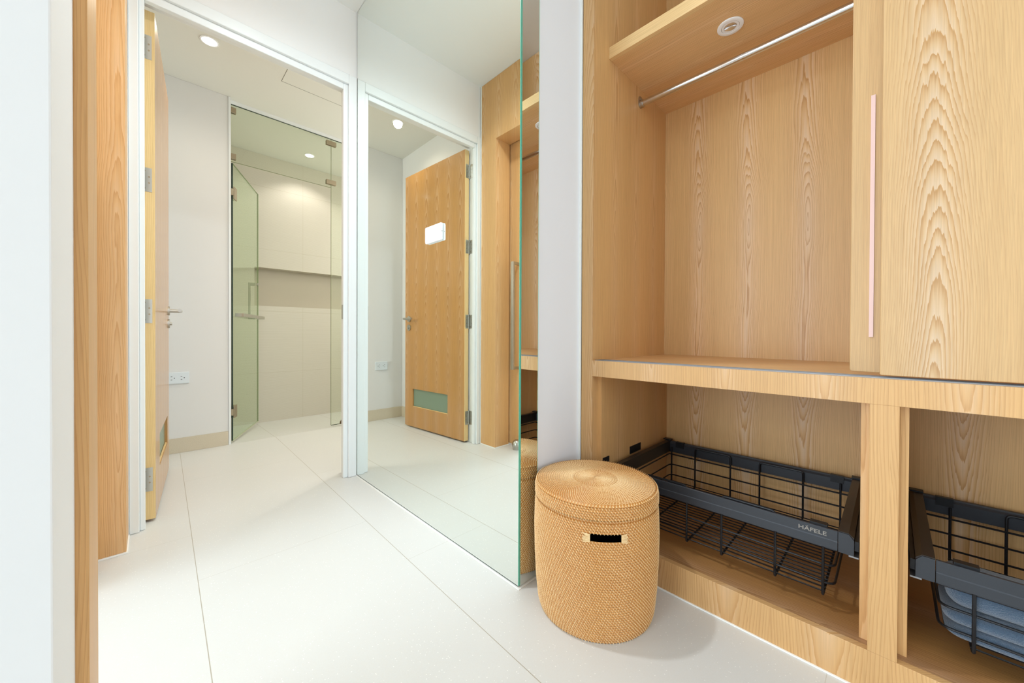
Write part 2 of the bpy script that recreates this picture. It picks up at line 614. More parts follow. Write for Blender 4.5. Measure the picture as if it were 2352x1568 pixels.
# ------------------------------------------------------------------ setting
fl = MB()
fl.box(-4.0, 3.0, -3.0, 3.385, -0.05, 0)
struct('floor', fl, 'floor')
fs = MB()
fs.v += [(0.30, 3.385, 0), (3.0, 3.385, 0), (0.30, 3.43, -0.006), (3.0, 3.43, -0.006), (0.30, 4.40, -0.055), (3.0, 4.40, -0.055),
         (0.30, 3.385, -0.1), (3.0, 3.385, -0.1), (0.30, 4.40, -0.1), (3.0, 4.40, -0.1)]
fs.f += [(0, 1, 3, 2), (2, 3, 5, 4), (6, 8, 9, 7), (0, 6, 7, 1), (4, 5, 9, 8), (0, 2, 4, 8, 6), (1, 7, 9, 5, 3)]
fs.mi += [0] * 7
struct('floor_shower', fs, 'floor')
struct('ceiling', box(-4.0, 3.0, -3.0, 2.155, CEIL, CEIL + 0.05), 'ceiling')
struct('ceiling_bathroom', box(-0.09, 3.0, 2.262, 4.40, BCEIL, BCEIL + 0.05), 'bath_ceiling')
struct('ceiling_bedroom', box(-4.0, -0.20, 2.156, 3.3, CEIL, CEIL + 0.05), 'ceiling')

# far wall with the bathroom doorway
wb = MB()
wb.box(-0.20, 3.0, 2.150, 2.262, 2.280, CEIL + 0.05)
wb.box(-0.20, -0.075, 2.150, 2.262, 0, 2.280)
wb.box(0.872, 3.0, 2.150, 2.262, 0, 2.280)
struct('wall_far', wb, 'white_wall')
# bathroom walls
struct('wall_bathroom_left', box(-0.20, -0.09, 2.263, 4.40, 0, 2.60), 'bath_wall')
struct('wall_bathroom_back', box(-0.089, 0.402, 3.385, 3.50, 0.1005, BCEIL - 0.001), 'bath_wall')
struct('wall_shower_left', box(0.20, 0.412, 3.505, 4.25, -0.05, BCEIL - 0.001), 'rib_tile')
sw = MB()
NY0, NY1 = 4.25, 4.37
NX0, NZ0, NZ1 = 0.705, 1.082, 1.452
sw.box(0.30, NX0, NY0, 4.45, -0.06, BCEIL - 0.001)
sw.box(NX0, 3.0, NY0, 4.45, -0.06, NZ0)
sw.box(NX0, 3.0, NY0, 4.45, NZ1, BCEIL - 0.001)
struct('wall_shower_back', sw, 'rib_tile')
struct('wall_shower_niche', box(NX0, 3.0, NY1, 4.449, NZ0, NZ1), 'niche')
struct('wall_bathroom_right', box(2.6, 2.7, 2.264, 4.249, 0, BCEIL - 0.001), 'bath_wall')
struct('baseboard_bathroom_back', box(-0.089, 0.401, 3.377, 3.50, 0.0005, 0.100), 'skirting')
struct('baseboard_bathroom_left', box(-0.0895, -0.080, 2.30, 3.376, 0.0005, 0.100), 'skirting')
struct('trim_1', box(0.403, 0.418, 3.380, 3.503, 0.0005, BCEIL - 0.001), 'gloss_white')

# block of wall carrying the mirrors, and its short return next to the wardrobe
struct('wall_mirror_block', box(0.855, 1.90, 0.8365, 2.149, 0, CEIL - 0.001), 'grey_wall')
struct('trim_2', MB().box(1.1715, 1.1765, 0.8275, 0.8362, 0.001, CEIL - 0.002), 'caulk')

# door frame (white painted) of the bathroom doorway
df = MB()
ZT = 2.276
def frame_ring(mb, xo0, xi0, xi1, xo1, y0, y1, ztop, zin):
    mb.box(xo0, xi0, y0, y1, 0.0005, ztop)
    mb.box(xi1, xo1, y0, y1, 0.0005, ztop)
    mb.box(xi0, xi1, y0, y1, zin, ztop)
frame_ring(df, -0.0665, -0.036, 0.799, XC - 0.001, YB, 2.258, ZT, 2.224)
frame_ring(df, -0.036, -0.019, 0.774, 0.799, 2.156, 2.182, 2.224, 2.190)
struct('trim_door_frame', df, 'gloss_white', 0.003)

# teak clad wall between the wardrobe lobby and the bedroom, with the sliding door opening
XI = -0.212
pd = MB()
pd.box(XI + 0.008, XD, 1.975, YB - 0.002, 0.006, CEIL - 0.001)           # far post
pd.box(XI + 0.008, XD, 0.845, 0.972, 0.006, CEIL - 0.001)                # near post
pd.box(XI + 0.008, XD, 0.972, 1.975, 2.212, CEIL - 0.001)                # header
struct('wall_left_timber', pd, 'portal', 0.001)
struct('wall_left', MB().box(XI, -0.082, 0.676, 0.8445, 0.0, CEIL - 0.001), 'white_wall', 0.002)
ck = MB()
ck.box(XI + 0.01, XD + 0.004, 1.971, YB - 0.004, 0.0005, 0.0055)
ck.box(XI + 0.01, XD + 0.004, 0.846, 0.976, 0.0005, 0.0055)
ck.box(XD - 0.003, XD + 0.0015, 2.134, 2.1415, 0.0055, CEIL - 0.002)
struct('trim_3', ck, 'caulk')

# bedroom shell behind the opening and the room behind the camera
bw = MB()
bw.box(-3.6, -3.5, -3.0, -1.75, 0, CEIL)
bw.box(-3.6, -3.5, 2.85, 3.3, 0, CEIL)
bw.box(-3.6, -3.5, -1.75, 2.85, 2.45, CEIL)
struct('wall_bedroom_window', bw, 'white_wall')
struct('wall_bedroom_far', box(-3.6, -0.33, 3.2, 3.3, 0, CEIL), 'white_wall')
rw = MB()
rw.box(-3.6, -1.15, -2.6, -2.5, 0, CEIL)
rw.box(1.35, 3.0, -2.6, -2.5, 0, CEIL)
rw.box(-1.15, 1.35, -2.6, -2.5, 2.5, CEIL)
struct('wall_rear', rw, 'white_wall')
for nm, bx in (('window_1', ('x', -3.56, -1.75, 2.85, 0.0, 2.45)), ('window_2', ('y', -2.56, -1.15, 1.35, 0.0, 2.5))):
    ax, p0, a0, a1, z0, z1 = bx
    wt = thing(nm, (p0, a0, 0) if ax == 'x' else (a0, p0, 0), None, None, kind='structure')
    fm = MB()
    n_ = 4 if ax == 'x' else 2
    def wb_(u0, u1, zz0, zz1, dd=0.05, mb=fm):
        if ax == 'x':
            mb.box(p0 - dd / 2, p0 + dd / 2, u0, u1, zz0, zz1)
        else:
            mb.box(u0, u1, p0 - dd / 2, p0 + dd / 2, zz0, zz1)
    wb_(a0, a1, z0, z0 + 0.05)
    wb_(a0, a1, z1 - 0.05, z1)
    for i in range(n_ + 1):
        u = a0 + (a1 - a0 - 0.05) * i / n_
        wb_(u, u + 0.05, z0 + 0.05, z1 - 0.05)
    fm.build('window_frame', 'gloss_white', wt)
    gp = MB()
    wb_(a0 + 0.05, a1 - 0.05, z0 + 0.05, z1 - 0.05, 0.006, gp)
    gp.build('window_pane', 'window_glass', wt)

# ------------------------------------------------------------------ mirrors
tm = thing('wall_mirror', (XC, 1.5, 0), 'tall frameless wall mirror running from the white door frame to the outer corner', 'mirror')
m_ = MB()
m_.box(XC, XC + 0.0055, 0.8345, YB, 0.008, CEIL - 0.003)
m_.build('mirror_glass', 'mirror', tm)
e_ = MB()
e_.box(XC, XC + 0.0055, 0.8318, 0.8342, 0.008, CEIL - 0.003)
tag(e_.build('polished_edge', 'green_edge', tm), 'green polished glass edge')
e_ = MB()
e_.box(XC, XC + 0.0055, 0.8345, YB, 0.006, 0.0078)
e_.build('bottom_edge', 'dark_edge', tm)
tn_ = thing('narrow_mirror', (0.89, YM, 0), 'narrow vertical mirror strip on the wall end beside the tall mirror', 'mirror')
m_ = MB()
m_.box(XC + 0.0058, 0.9305, YM, YM + 0.0055, 0.008, CEIL - 0.003)
m_.build('mirror_glass', 'mirror', tn_)
tag(MB().box(0.9307, 0.9335, YM, YM + 0.0055, 0.008, CEIL - 0.003).build('polished_edge', 'pale_green_edge', tn_), 'pale green polished edge')
ck = MB()
ck.box(XC - 0.006, XC + 0.006, 0.8245, YB - 0.001, 0.0003, 0.0035)
ck.box(XC + 0.006, 1.170, 0.8262, 0.836, 0.0003, 0.0030)
ck.box(1.1712, 1.1757, -1.44, 0.8260, 0.0003, 0.0035)
struct('trim_4', ck, 'caulk')

# switch box stuck on the mirror
sb = thing('switch_box', (XC, 1.33, 1.2), 'small white rectangular switch box mounted on the tall mirror', 'switch')
b_ = MB().box(XC - 0.012, XC - 0.0005, 1.268, 1.386, 1.199, 1.268)
b_.build('housing', 'white_plastic', sb, 0.003)
MB().box(XC - 0.0145, XC - 0.0121, 1.272, 1.382, 1.203, 1.264).build('cover', 'white_plastic', sb, 0.001)
MB().cyl((XC - 0.006, 1.2665, 1.234), (XC - 0.006, 1.2682, 1.234), 0.002, n=10).build('screw', 'steel', sb)

# ------------------------------------------------------------------ bathroom door leaf, open against the left wall
HX, HY = 0.012, 2.233
FX, FY = 0.074, 3.016
L = math.hypot(FX - HX, FY - HY)
dl = ((FX - HX) / L, (FY - HY) / L)
LZ0, LZ1 = 0.012, 2.196
TH = 0.038
door = thing('door_1', (HX, HY, 0), None, None, kind='structure')
lf = MB()
l0, l1, lz0, lz1 = 0.195, 0.672, 0.186, 0.340
lf.obox((HX, HY), dl, l0, TH, LZ0, LZ1)
lf.obox((HX + dl[0] * l1, HY + dl[1] * l1), dl, L - l1, TH, LZ0, LZ1)
lf.obox((HX + dl[0] * l0, HY + dl[1] * l0), dl, l1 - l0, TH, LZ0, lz0)
lf.obox((HX + dl[0] * l0, HY + dl[1] * l0), dl, l1 - l0, TH, lz1, LZ1)
lf.build('leaf', 'teak', door)
MB().obox((HX - dl[0] * 0.0025, HY - dl[1] * 0.0025), dl, 0.0024, TH, LZ0, LZ1).build('edge_lipping', 'pine', door)
MB().obox((HX + dl[0] * l0, HY + dl[1] * l0), dl, l1 - l0, 0.008, lz0, lz1, w0=0.013).build('vent_pane', 'frosted', door)
bd = MB()
bd.obox((HX + dl[0] * l0, HY + dl[1] * l0), dl, l1 - l0, 0.006, lz0, lz0 + 0.004, w0=0.004)
bd.build('glazing_bead', 'pine', door)
# lever handle and thumb turn on the visible face
def P(a, w, z):
    return Vector((HX + dl[0] * a - dl[1] * w, HY + dl[1] * a + dl[0] * w, z))
hd = MB()
hz = 0.946
ha = L - 0.062
hd.cyl(P(ha, 0, hz), P(ha, -0.008, hz), 0.026, n=28)
hd.cyl(P(ha, -0.008, hz), P(ha, -0.050, hz), 0.010, n=20)
hd.wire([P(ha, -0.046, hz), P(ha, -0.056, hz), P(ha - 0.0, -0.056, hz), P(ha - 0.115, -0.056, hz)], 0.0095, 0.012, n=12)
hdl = hd.build('lever_handle', 'steel', door, smooth=True)
tt = MB()
tt.cyl(P(ha, 0, hz - 0.075), P(ha, -0.008, hz - 0.075), 0.026, n=28)
tt.cyl(P(ha, -0.008, hz - 0.075), P(ha, -0.018, hz - 0.075), 0.009, n=16)
tt.build('thumb_turn', 'steel', door, smooth=True)
for zz in (2.040, 1.474, 0.911, 0.185):
    hg = MB()
    # leaf plate let into the door edge, knuckle and frame plate
    e0 = P(-0.0028, 0.006, 0)
    hg.obox((P(-0.0036, 0.009, 0).x, P(-0.0036, 0.009, 0).y), dl, 0.0012, 0.029, zz - 0.051, zz + 0.051)
    hg.box(-0.0355, -0.0342, 2.186, 2.232, zz - 0.051, zz + 0.051)
    hg.cyl((-0.0295, 2.2335, zz - 0.053), (-0.0295, 2.2335, zz + 0.053), 0.0050, n=14)
    ho = hg.build('hinge', 'steel', door)
    for dz, ww in ((0.037, 0.032), (0.013, 0.018), (-0.013, 0.018), (-0.037, 0.032)):
        scr = MB().cyl(P(-0.0036, ww, zz + dz), P(-0.0046, ww, zz + dz), 0.0036, n=10)
        scr.cyl((-0.0342, 2.190 + ww, zz + dz), (-0.0335, 2.190 + ww, zz + dz), 0.0036, n=10)
        scr.build('screw', 'brass_steel', ho)
# strike plate on the right jamb
MB().box(0.7725, 0.7739, 2.158, 2.179, 0.90, 0.98).build('strike_plate', 'steel', None)
tag(bpy.data.objects['strike_plate'], 'small steel strike plate on the right door jamb', 'strike plate')

# ------------------------------------------------------------------ sliding teak door in the bedroom opening
sd = thing('door_2', (-0.23, 1.8, 0), None, None, kind='structure')
MB().box(-0.252, -0.214, 1.745, 2.66, 0.010, 2.50).build('leaf', 'portal', sd, 0.001)
h_ = MB()
hx0 = -0.163
h_.box(hx0, hx0 + 0.016, 1.874, 1.900, 0.565, 1.335)
h_.box(-0.214, hx0, 1.879, 1.895, 0.565, 0.585)
h_.box(-0.214, hx0, 1.879, 1.895, 1.315, 1.335)
h_.build('pull_handle', 'steel', sd, 0.001)

# steel ball door stop on the floor
st = MB()
st.lathe([(0.0, 0.070), (0.012, 0.0685), (0.024, 0.060), (0.0315, 0.048), (0.034, 0.035), (0.0315, 0.022), (0.026, 0.012), (0.026, 0.0008), (0, 0.0008)], -0.165, 1.852, 32)
tag(st.build('door_stop', 'steel', None, smooth=True), 'round steel door stop on the floor in front of the teak sliding door', 'door stop')

# ------------------------------------------------------------------ sockets, downlights, hatch
so = thing('wall_socket', (0.12, 3.385, 0.47), 'pale double wall socket low on the white bathroom wall', 'socket')
MB().box(0.066, 0.186, 3.3765, 3.3845, 0.472, 0.550).build('cover_plate', 'socket_plastic', so, 0.002)
for ox in (0.100, 0.150):
    q = MB()
    q.cyl((ox + 0.010, 3.3764, 0.511), (ox + 0.010, 3.3760, 0.511), 0.0030, n=10)
    q.box(ox - 0.008, ox, 3.3758, 3.3764, 0.520, 0.523)
    q.box(ox - 0.008, ox, 3.3758, 3.3764, 0.499, 0.502)
    q.build('outlet', 'dark_hole', so)


def downlight(x, y, z, label, watt, spot_, blend, col=(1.0, 0.95, 0.86), group='round recessed downlights in the bathroom ceiling', soft=0.034):
    d = thing('downlight', (x, y, z), label, 'ceiling light', group)
    rg = MB()
    rg.lathe([(0.045, z - 0.0005), (0.045, z - 0.003), (0.037, z - 0.004), (0.0355, z - 0.0005)], x, y, 40)
    rg.build('trim_ring', 'white_plastic', d, smooth=True)
    MB().lathe([(0.0, z - 0.0030), (0.0353, z - 0.0030)], x, y, 40).build('lamp_lens', 'lamp', d)
    ld = bpy.data.lights.new('downlight_beam', 'SPOT')
    ld.energy = watt
    ld.color = col
    ld.spot_size = math.radians(spot_)
    ld.spot_blend = blend
    ld.shadow_soft_size = soft
    lo = bpy.data.objects.new('downlight_beam', ld)
    COL.objects.link(lo)
    lo.parent = d
    lo.location = (0, 0, -0.012)
    return d


downlight(0.248, 2.823, BCEIL, 'round recessed downlight in the ceiling just inside the bathroom doorway', 12, 150, 1.0, (1.0, 0.90, 0.72))
downlight(1.100, 3.951, BCEIL, 'round recessed downlight in the ceiling behind the shower glass', 13, 125, 0.5)
dd = downlight(1.75, 2.85, BCEIL, 'added unseen downlight brightening the bathroom from the right, hidden by the door frame', 38, 160, 1.0)  # added out of view to brighten the bathroom
dd2 = downlight(2.1, 3.8, BCEIL, 'added unseen downlight brightening the bathroom above the right end of the shower, past the fixed glass', 20, 160, 1.0)  # second added lamp, unseen, lifts the light on the shower side
downlight(0.39, 1.22, CEIL, 'round recessed downlight in the lobby ceiling between mirror and teak wall', 88, 165, 1.0, (0.88, 0.95, 1.0), None, 0.05)
hp = MB()
hx_, hy0, hy1 = 0.640, 2.40, 2.921
for a in ((hx_, hx_ + 0.60, hy1, hy1 + 0.0025), (hx_ - 0.0025, hx_, hy0, hy1 + 0.0025)):
    hp.box(a[0], a[1], a[2], a[3], BCEIL - 0.0008, BCEIL - 0.0001)
tag(hp.build('ceiling_hatch', plain('hatch_shadow_gap', rgb(120, 116, 104), 0.8), None), 'thin outlined access hatch in the bathroom ceiling', 'ceiling hatch')

# ------------------------------------------------------------------ shower glass
G = 3.430
GT = 0.010
sg = thing('shower_screen', (0.42, G, 0), 'frameless green glass shower screen with an open door at the back of the bathroom', 'shower screen')
def pane(mb_box, name, mat='glass', parent=sg):
    return mb_box.build(name, mat, parent)
pane(MB().box(0.4205, 1.1255, G, G + GT, 2.092, 2.512), 'transom_panel')
pane(MB().box(1.1290, 2.20, G, G + GT, 0.012, 2.512), 'fixed_panel')
MB().box(0.4205, 1.1255, G, G + GT, 2.0904, 2.0918).build('transom_edge', 'glass_line', sg)
MB().box(1.1270, 1.1288, G, G + GT, 0.012, 2.512).build('fixed_panel_edge', 'glass_line', sg)
MB().box(0.4205, 2.20, G, G + GT, 2.5122, 2.5150).build('top_edge', 'dark_edge', sg)
MB().box(1.1288, 2.20, G, G + GT, 0.0085, 0.0118).build('fixed_panel_bottom_edge', 'dark_edge', sg)
MB().box(0.4190, 2.20, G - 0.008, G + GT + 0.008, 2.5152, BCEIL - 0.0005).build('ceiling_channel', 'gloss_white', sg)
for (x0, x1, z0, z1) in ((1.086, 1.168, 2.455, 2.494), (1.086, 1.168, 2.116, 2.155), (0.4195, 0.455, 2.450, 2.492), (0.4195, 0.455, 2.108, 2.150)):
    cl = MB()
    cl.box(x0, x1, G - 0.008, G - 0.0005, z0, z1)
    cl.box(x0, x1, G + GT + 0.0005, G + GT + 0.008, z0, z1)
    cl.build('glass_clamp', 'brass_steel', sg, 0.002)
cl = MB()
pts = [(1.245 + 0.045 * math.cos(a * PI / 12), 0.013 + 0.045 * math.sin(a * PI / 12)) for a in range(13)]
cl.prism(pts, 'y', G - 0.004, G - 0.0005)
cl.build('floor_clamp', plain('bronze_clamp', rgb(110, 88, 66), 0.4, 0.8), sg)
# open glass door
AX, AY = 0.436, 3.436
BX2, BY2 = 0.706, 4.060
LD = math.hypot(BX2 - AX, BY2 - AY)
gd = ((BX2 - AX) / LD, (BY2 - AY) / LD)
DZ0, DZ1 = 0.012, 2.083
gdo = MB().obox((AX + gd[0] * 0.0025, AY + gd[1] * 0.0025), gd, LD - 0.005, GT, DZ0, DZ1).build('glass_door', 'glass_door', sg)
def Q(a, w, z):
    return Vector((AX + gd[0] * a - gd[1] * w, AY + gd[1] * a + gd[0] * w, z))
MB().obox((AX, AY), gd, 0.0024, GT, DZ0, DZ1).build('hinge_edge', 'dark_edge', gdo)
q0 = Q(LD - 0.0024, 0.003, 0)
MB().obox((q0.x, q0.y), gd, 0.0014, GT, DZ0, DZ1).build('leading_edge', 'glass_line', gdo)
q0 = Q(0.002, 0, 0)
MB().obox((q0.x, q0.y), gd, LD - 0.004, GT, DZ1 + 0.0002, DZ1 + 0.0012).build('upper_edge', 'glass_line', gdo)
MB().obox((q0.x, q0.y), gd, LD - 0.004, GT, DZ0 - 0.0070, DZ0 - 0.0002).build('bottom_seal', plain('clear_seal', rgb(190, 188, 165), 0.4), gdo)
for z0 in (1.820, 0.180):
    hg = MB()
    for w0, w1 in ((-0.008, 0.0075), (GT + 0.0005, 0.0075)):
        p = Q(0.006, w0, 0)
        hg.obox((p.x, p.y), gd, 0.060, w1, z0, z0 + 0.092)
    p = Q(-0.014, -0.006, 0)
    hg.obox((p.x, p.y), gd, 0.020, 0.022, z0 + 0.022, z0 + 0.070)
    hg.build('shower_hinge', 'brass_steel', gdo, 0.0015)
hb = MB()
zb = 0.955
q = [Q(LD - 0.05, -0.055, zb), Q(0.10, -0.055, zb)]
def bar(mb, p, q_, w, hh):
    d = (q_ - p)
    Lb = d.length
    d2 = (d.x / Lb, d.y / Lb)
    n2 = (-d2[1], d2[0])
    o2 = (p.x - n2[0] * w / 2, p.y - n2[1] * w / 2)
    mb.obox(o2, d2, Lb, w, p.z - hh / 2, p.z + hh / 2)
bar(hb, Q(0.045, -0.050, zb), Q(LD - 0.045, -0.050, zb), 0.014, 0.026)
for a in (0.055, LD - 0.058):
    bar(hb, Q(a, -0.0005, zb), Q(a, -0.050, zb), 0.014, 0.026)
hb.build('towel_bar', 'steel', gdo, 0.001)
vb = MB()
def vbar(a, w, z0, z1):
    p = Q(a - 0.010, w, 0)
    vb.obox((p.x, p.y), gd, 0.020, 0.014, z0, z1)
vbar(LD - 0.058, 0.050, zb - 0.013, 1.270)
bar(vb, Q(LD - 0.058, GT + 0.0005, 1.257), Q(LD - 0.058, 0.055, 1.257), 0.016, 0.026)
bar(vb, Q(LD - 0.058, GT + 0.0005, zb), Q(LD - 0.058, 0.055, zb), 0.016, 0.026)
vb.cyl(Q(LD - 0.058, -0.0005, 1.257), Q(LD - 0.058, -0.012, 1.257), 0.013, n=20)
vb.build('inner_handle', 'steel', gdo, 0.001)

# ------------------------------------------------------------------ wardrobe
wd = thing('wardrobe', (XW, 0.0, 0), 'built-in ash wardrobe with open hanging bay, shelf and low open bays', 'wardrobe')
YL = 0.826
YS = 0.778
YE = -1.45
MB().box(XW, 1.1805, YS, YL - 0.0005, 0.0005, CEIL - 0.002).build('front_post', 'ash_front', wd, 0.0008)
MB().box(1.1807, 1.217, YS, YL - 0.0005, 0.0975, 0.6635).build('post_return', 'ash_side', wd)
sp2 = MB()
sp2.box(1.1807, BX, YS, YL - 0.0005, 0.7226, CEIL - 0.002)
sp2.build('side_panel', 'ash_side', wd)
MB().box(1.2172, BX, 0.763, YL - 0.0005, 0.0975, 0.6635).build('lower_side_panel', 'ash_side', wd)
bp = MB()
bp.box(BX + 0.0003, BX + 0.02, YE, YL, 0.7226, CEIL - 0.002)
bp.build('back_panel', 'ash_v', wd)
bp = MB()
bp.box(BX + 0.0003, BX + 0.02, YE, YL, 0.0, 0.7224)
bp.build('lower_back_panel', 'ash_v', wd)
# counter slab with veneered front
MB().box(XW, 1.1800, YE, YS - 0.0002, 0.664, 0.7225).build('counter_front', 'ash_front', wd)
MB().box(1.1802, BX, YE, YS - 0.0002, 0.664, 0.7225).build('counter_top', 'ash_h', wd)
tr = MB()
for x0 in (1.1850, 1.2150):
    tr.box(x0, x0 + 0.0040, YE, YS - 0.006, 0.7226, 0.7246)
    tr.box(x0 + 0.0160, x0 + 0.0190, YE, YS - 0.006, 0.7226, 0.7246)
    tr.box(x0 + 0.0042, x0 + 0.0158, YE, YS - 0.006, 0.7226, 0.7236)
tag(tr.build('sliding_track', 'alu', wd), 'aluminium double sliding track')
# plinth, cavity floor, dividing post
MB().box(XW, 1.1945, YE, YS - 0.0002, 0.0005, 0.0972).build('plinth', 'ash_front', wd, 0.0006)
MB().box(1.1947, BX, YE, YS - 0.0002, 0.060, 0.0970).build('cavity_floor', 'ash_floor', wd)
MB().box(XW, 1.2125, -0.0140, 0.0335, 0.0974, 0.6638).build('dividing_post', 'ash_front', wd, 0.0006)
MB().box(1.2127, BX, -0.0295, 0.0490, 0.0974, 0.6638).build('divider', 'ash_side', wd)
MB().box(1.2127, BX, -0.86, -0.79, 0.0974, 0.6638).build('divider', 'ash_side', wd)
MB().box(XW, 1.2125, -0.8486, -0.80, 0.0974, 0.6638).build('dividing_post', 'ash_front', wd, 0.0006)
# upper shelf
MB().box(1.2815, 1.3000, YE, YS - 0.0002, 1.894, 1.939).build('shelf_edge', 'ash_edge', wd, 0.0006)
MB().box(1.3002, BX, YE, YS - 0.0002, 1.894, 1.939).build('upper_shelf', 'ash_h', wd)
# hanging rail with flanges
RXX, RZZ = 1.537, 1.828
rl = MB().cyl((RXX, YS - 0.004, RZZ), (RXX, -1.0, RZZ), 0.0125, n=28).build('hanging_rail', 'chrome', wd, smooth=True)
fg = MB()
pts = []
for a in range(24):
    t_ = 2 * PI * a / 24
    pts.append((RXX + 0.017 * math.cos(t_), RZZ + (0.016 if math.sin(t_) > 0 else 0.0) + 0.017 * math.sin(t_)))
fg.prism(pts, 'y', YS - 0.0045, YS - 0.0004)
fg.cyl((RXX, YS - 0.0045, RZZ), (RXX, YS - 0.016, RZZ), 0.0155, n=24)
fg.cyl((RXX, YS - 0.0045, RZZ + 0.022), (RXX, YS - 0.0065, RZZ + 0.022), 0.004, n=12)
fg.build('rail_flange', 'steel', rl, 0.0006)
# sliding doors
sdm = []
def rdoor(name, x0, x1, y0, y1, z0, z1, rad):
    o2 = []
    for (cy_, cz_, a0) in ((y1 - rad, z1 - rad, 0), (y0 + rad, z1 - rad, 90), (y0 + rad, z0 + rad, 180), (y1 - rad, z0 + rad, 270)):
        for k in range(6):
            a = math.radians(a0 + 90 * k / 5)
            o2.append((cy_ + rad * math.cos(a), cz_ + rad * math.sin(a)))
    return MB().prism(o2, 'x', x0, x1).build(name, 'ash_door', wd, 0.0015)
d1 = rdoor('sliding_door', 1.2150, 1.2350, -0.90, 0.0705, 0.7330, 2.60, 0.006)
d2 = rdoor('sliding_door', 1.1830, 1.2050, -1.10, 0.0180, 0.7300, 2.60, 0.004)
hs = MB()
hs.box(1.2120, 1.2147, 0.0300, 0.0375, 0.816, 1.383)
hs.build('pull_strip', 'rose', d1)

# recessed spotlight (unlit) in the shelf underside
sl = thing('recessed_spotlight', (1.445, 0.40, 1.894), 'round white recessed spotlight in the wardrobe shelf underside', 'spotlight')
zl = 1.894
MB().lathe([(0.040, zl - 0.0002), (0.040, zl - 0.003), (0.037, zl - 0.0045), (0.028, zl - 0.004), (0.0275, zl - 0.0002)], 1.445, 0.400, 48).build('outer_ring', 'white_plastic', sl, smooth=True)
MB().lathe([(0.0268, zl - 0.0002), (0.0268, zl - 0.0035), (0.0195, zl - 0.0035), (0.019, zl - 0.0002)], 1.445, 0.400, 48).build('inner_ring', 'white_plastic', sl, smooth=True)
MB().lathe([(0.0188, zl - 0.0030), (0.014, zl - 0.0018), (0.006, zl - 0.0008), (0, zl - 0.0006)], 1.445, 0.400, 32).build('reflector', 'chrome', sl, smooth=True)

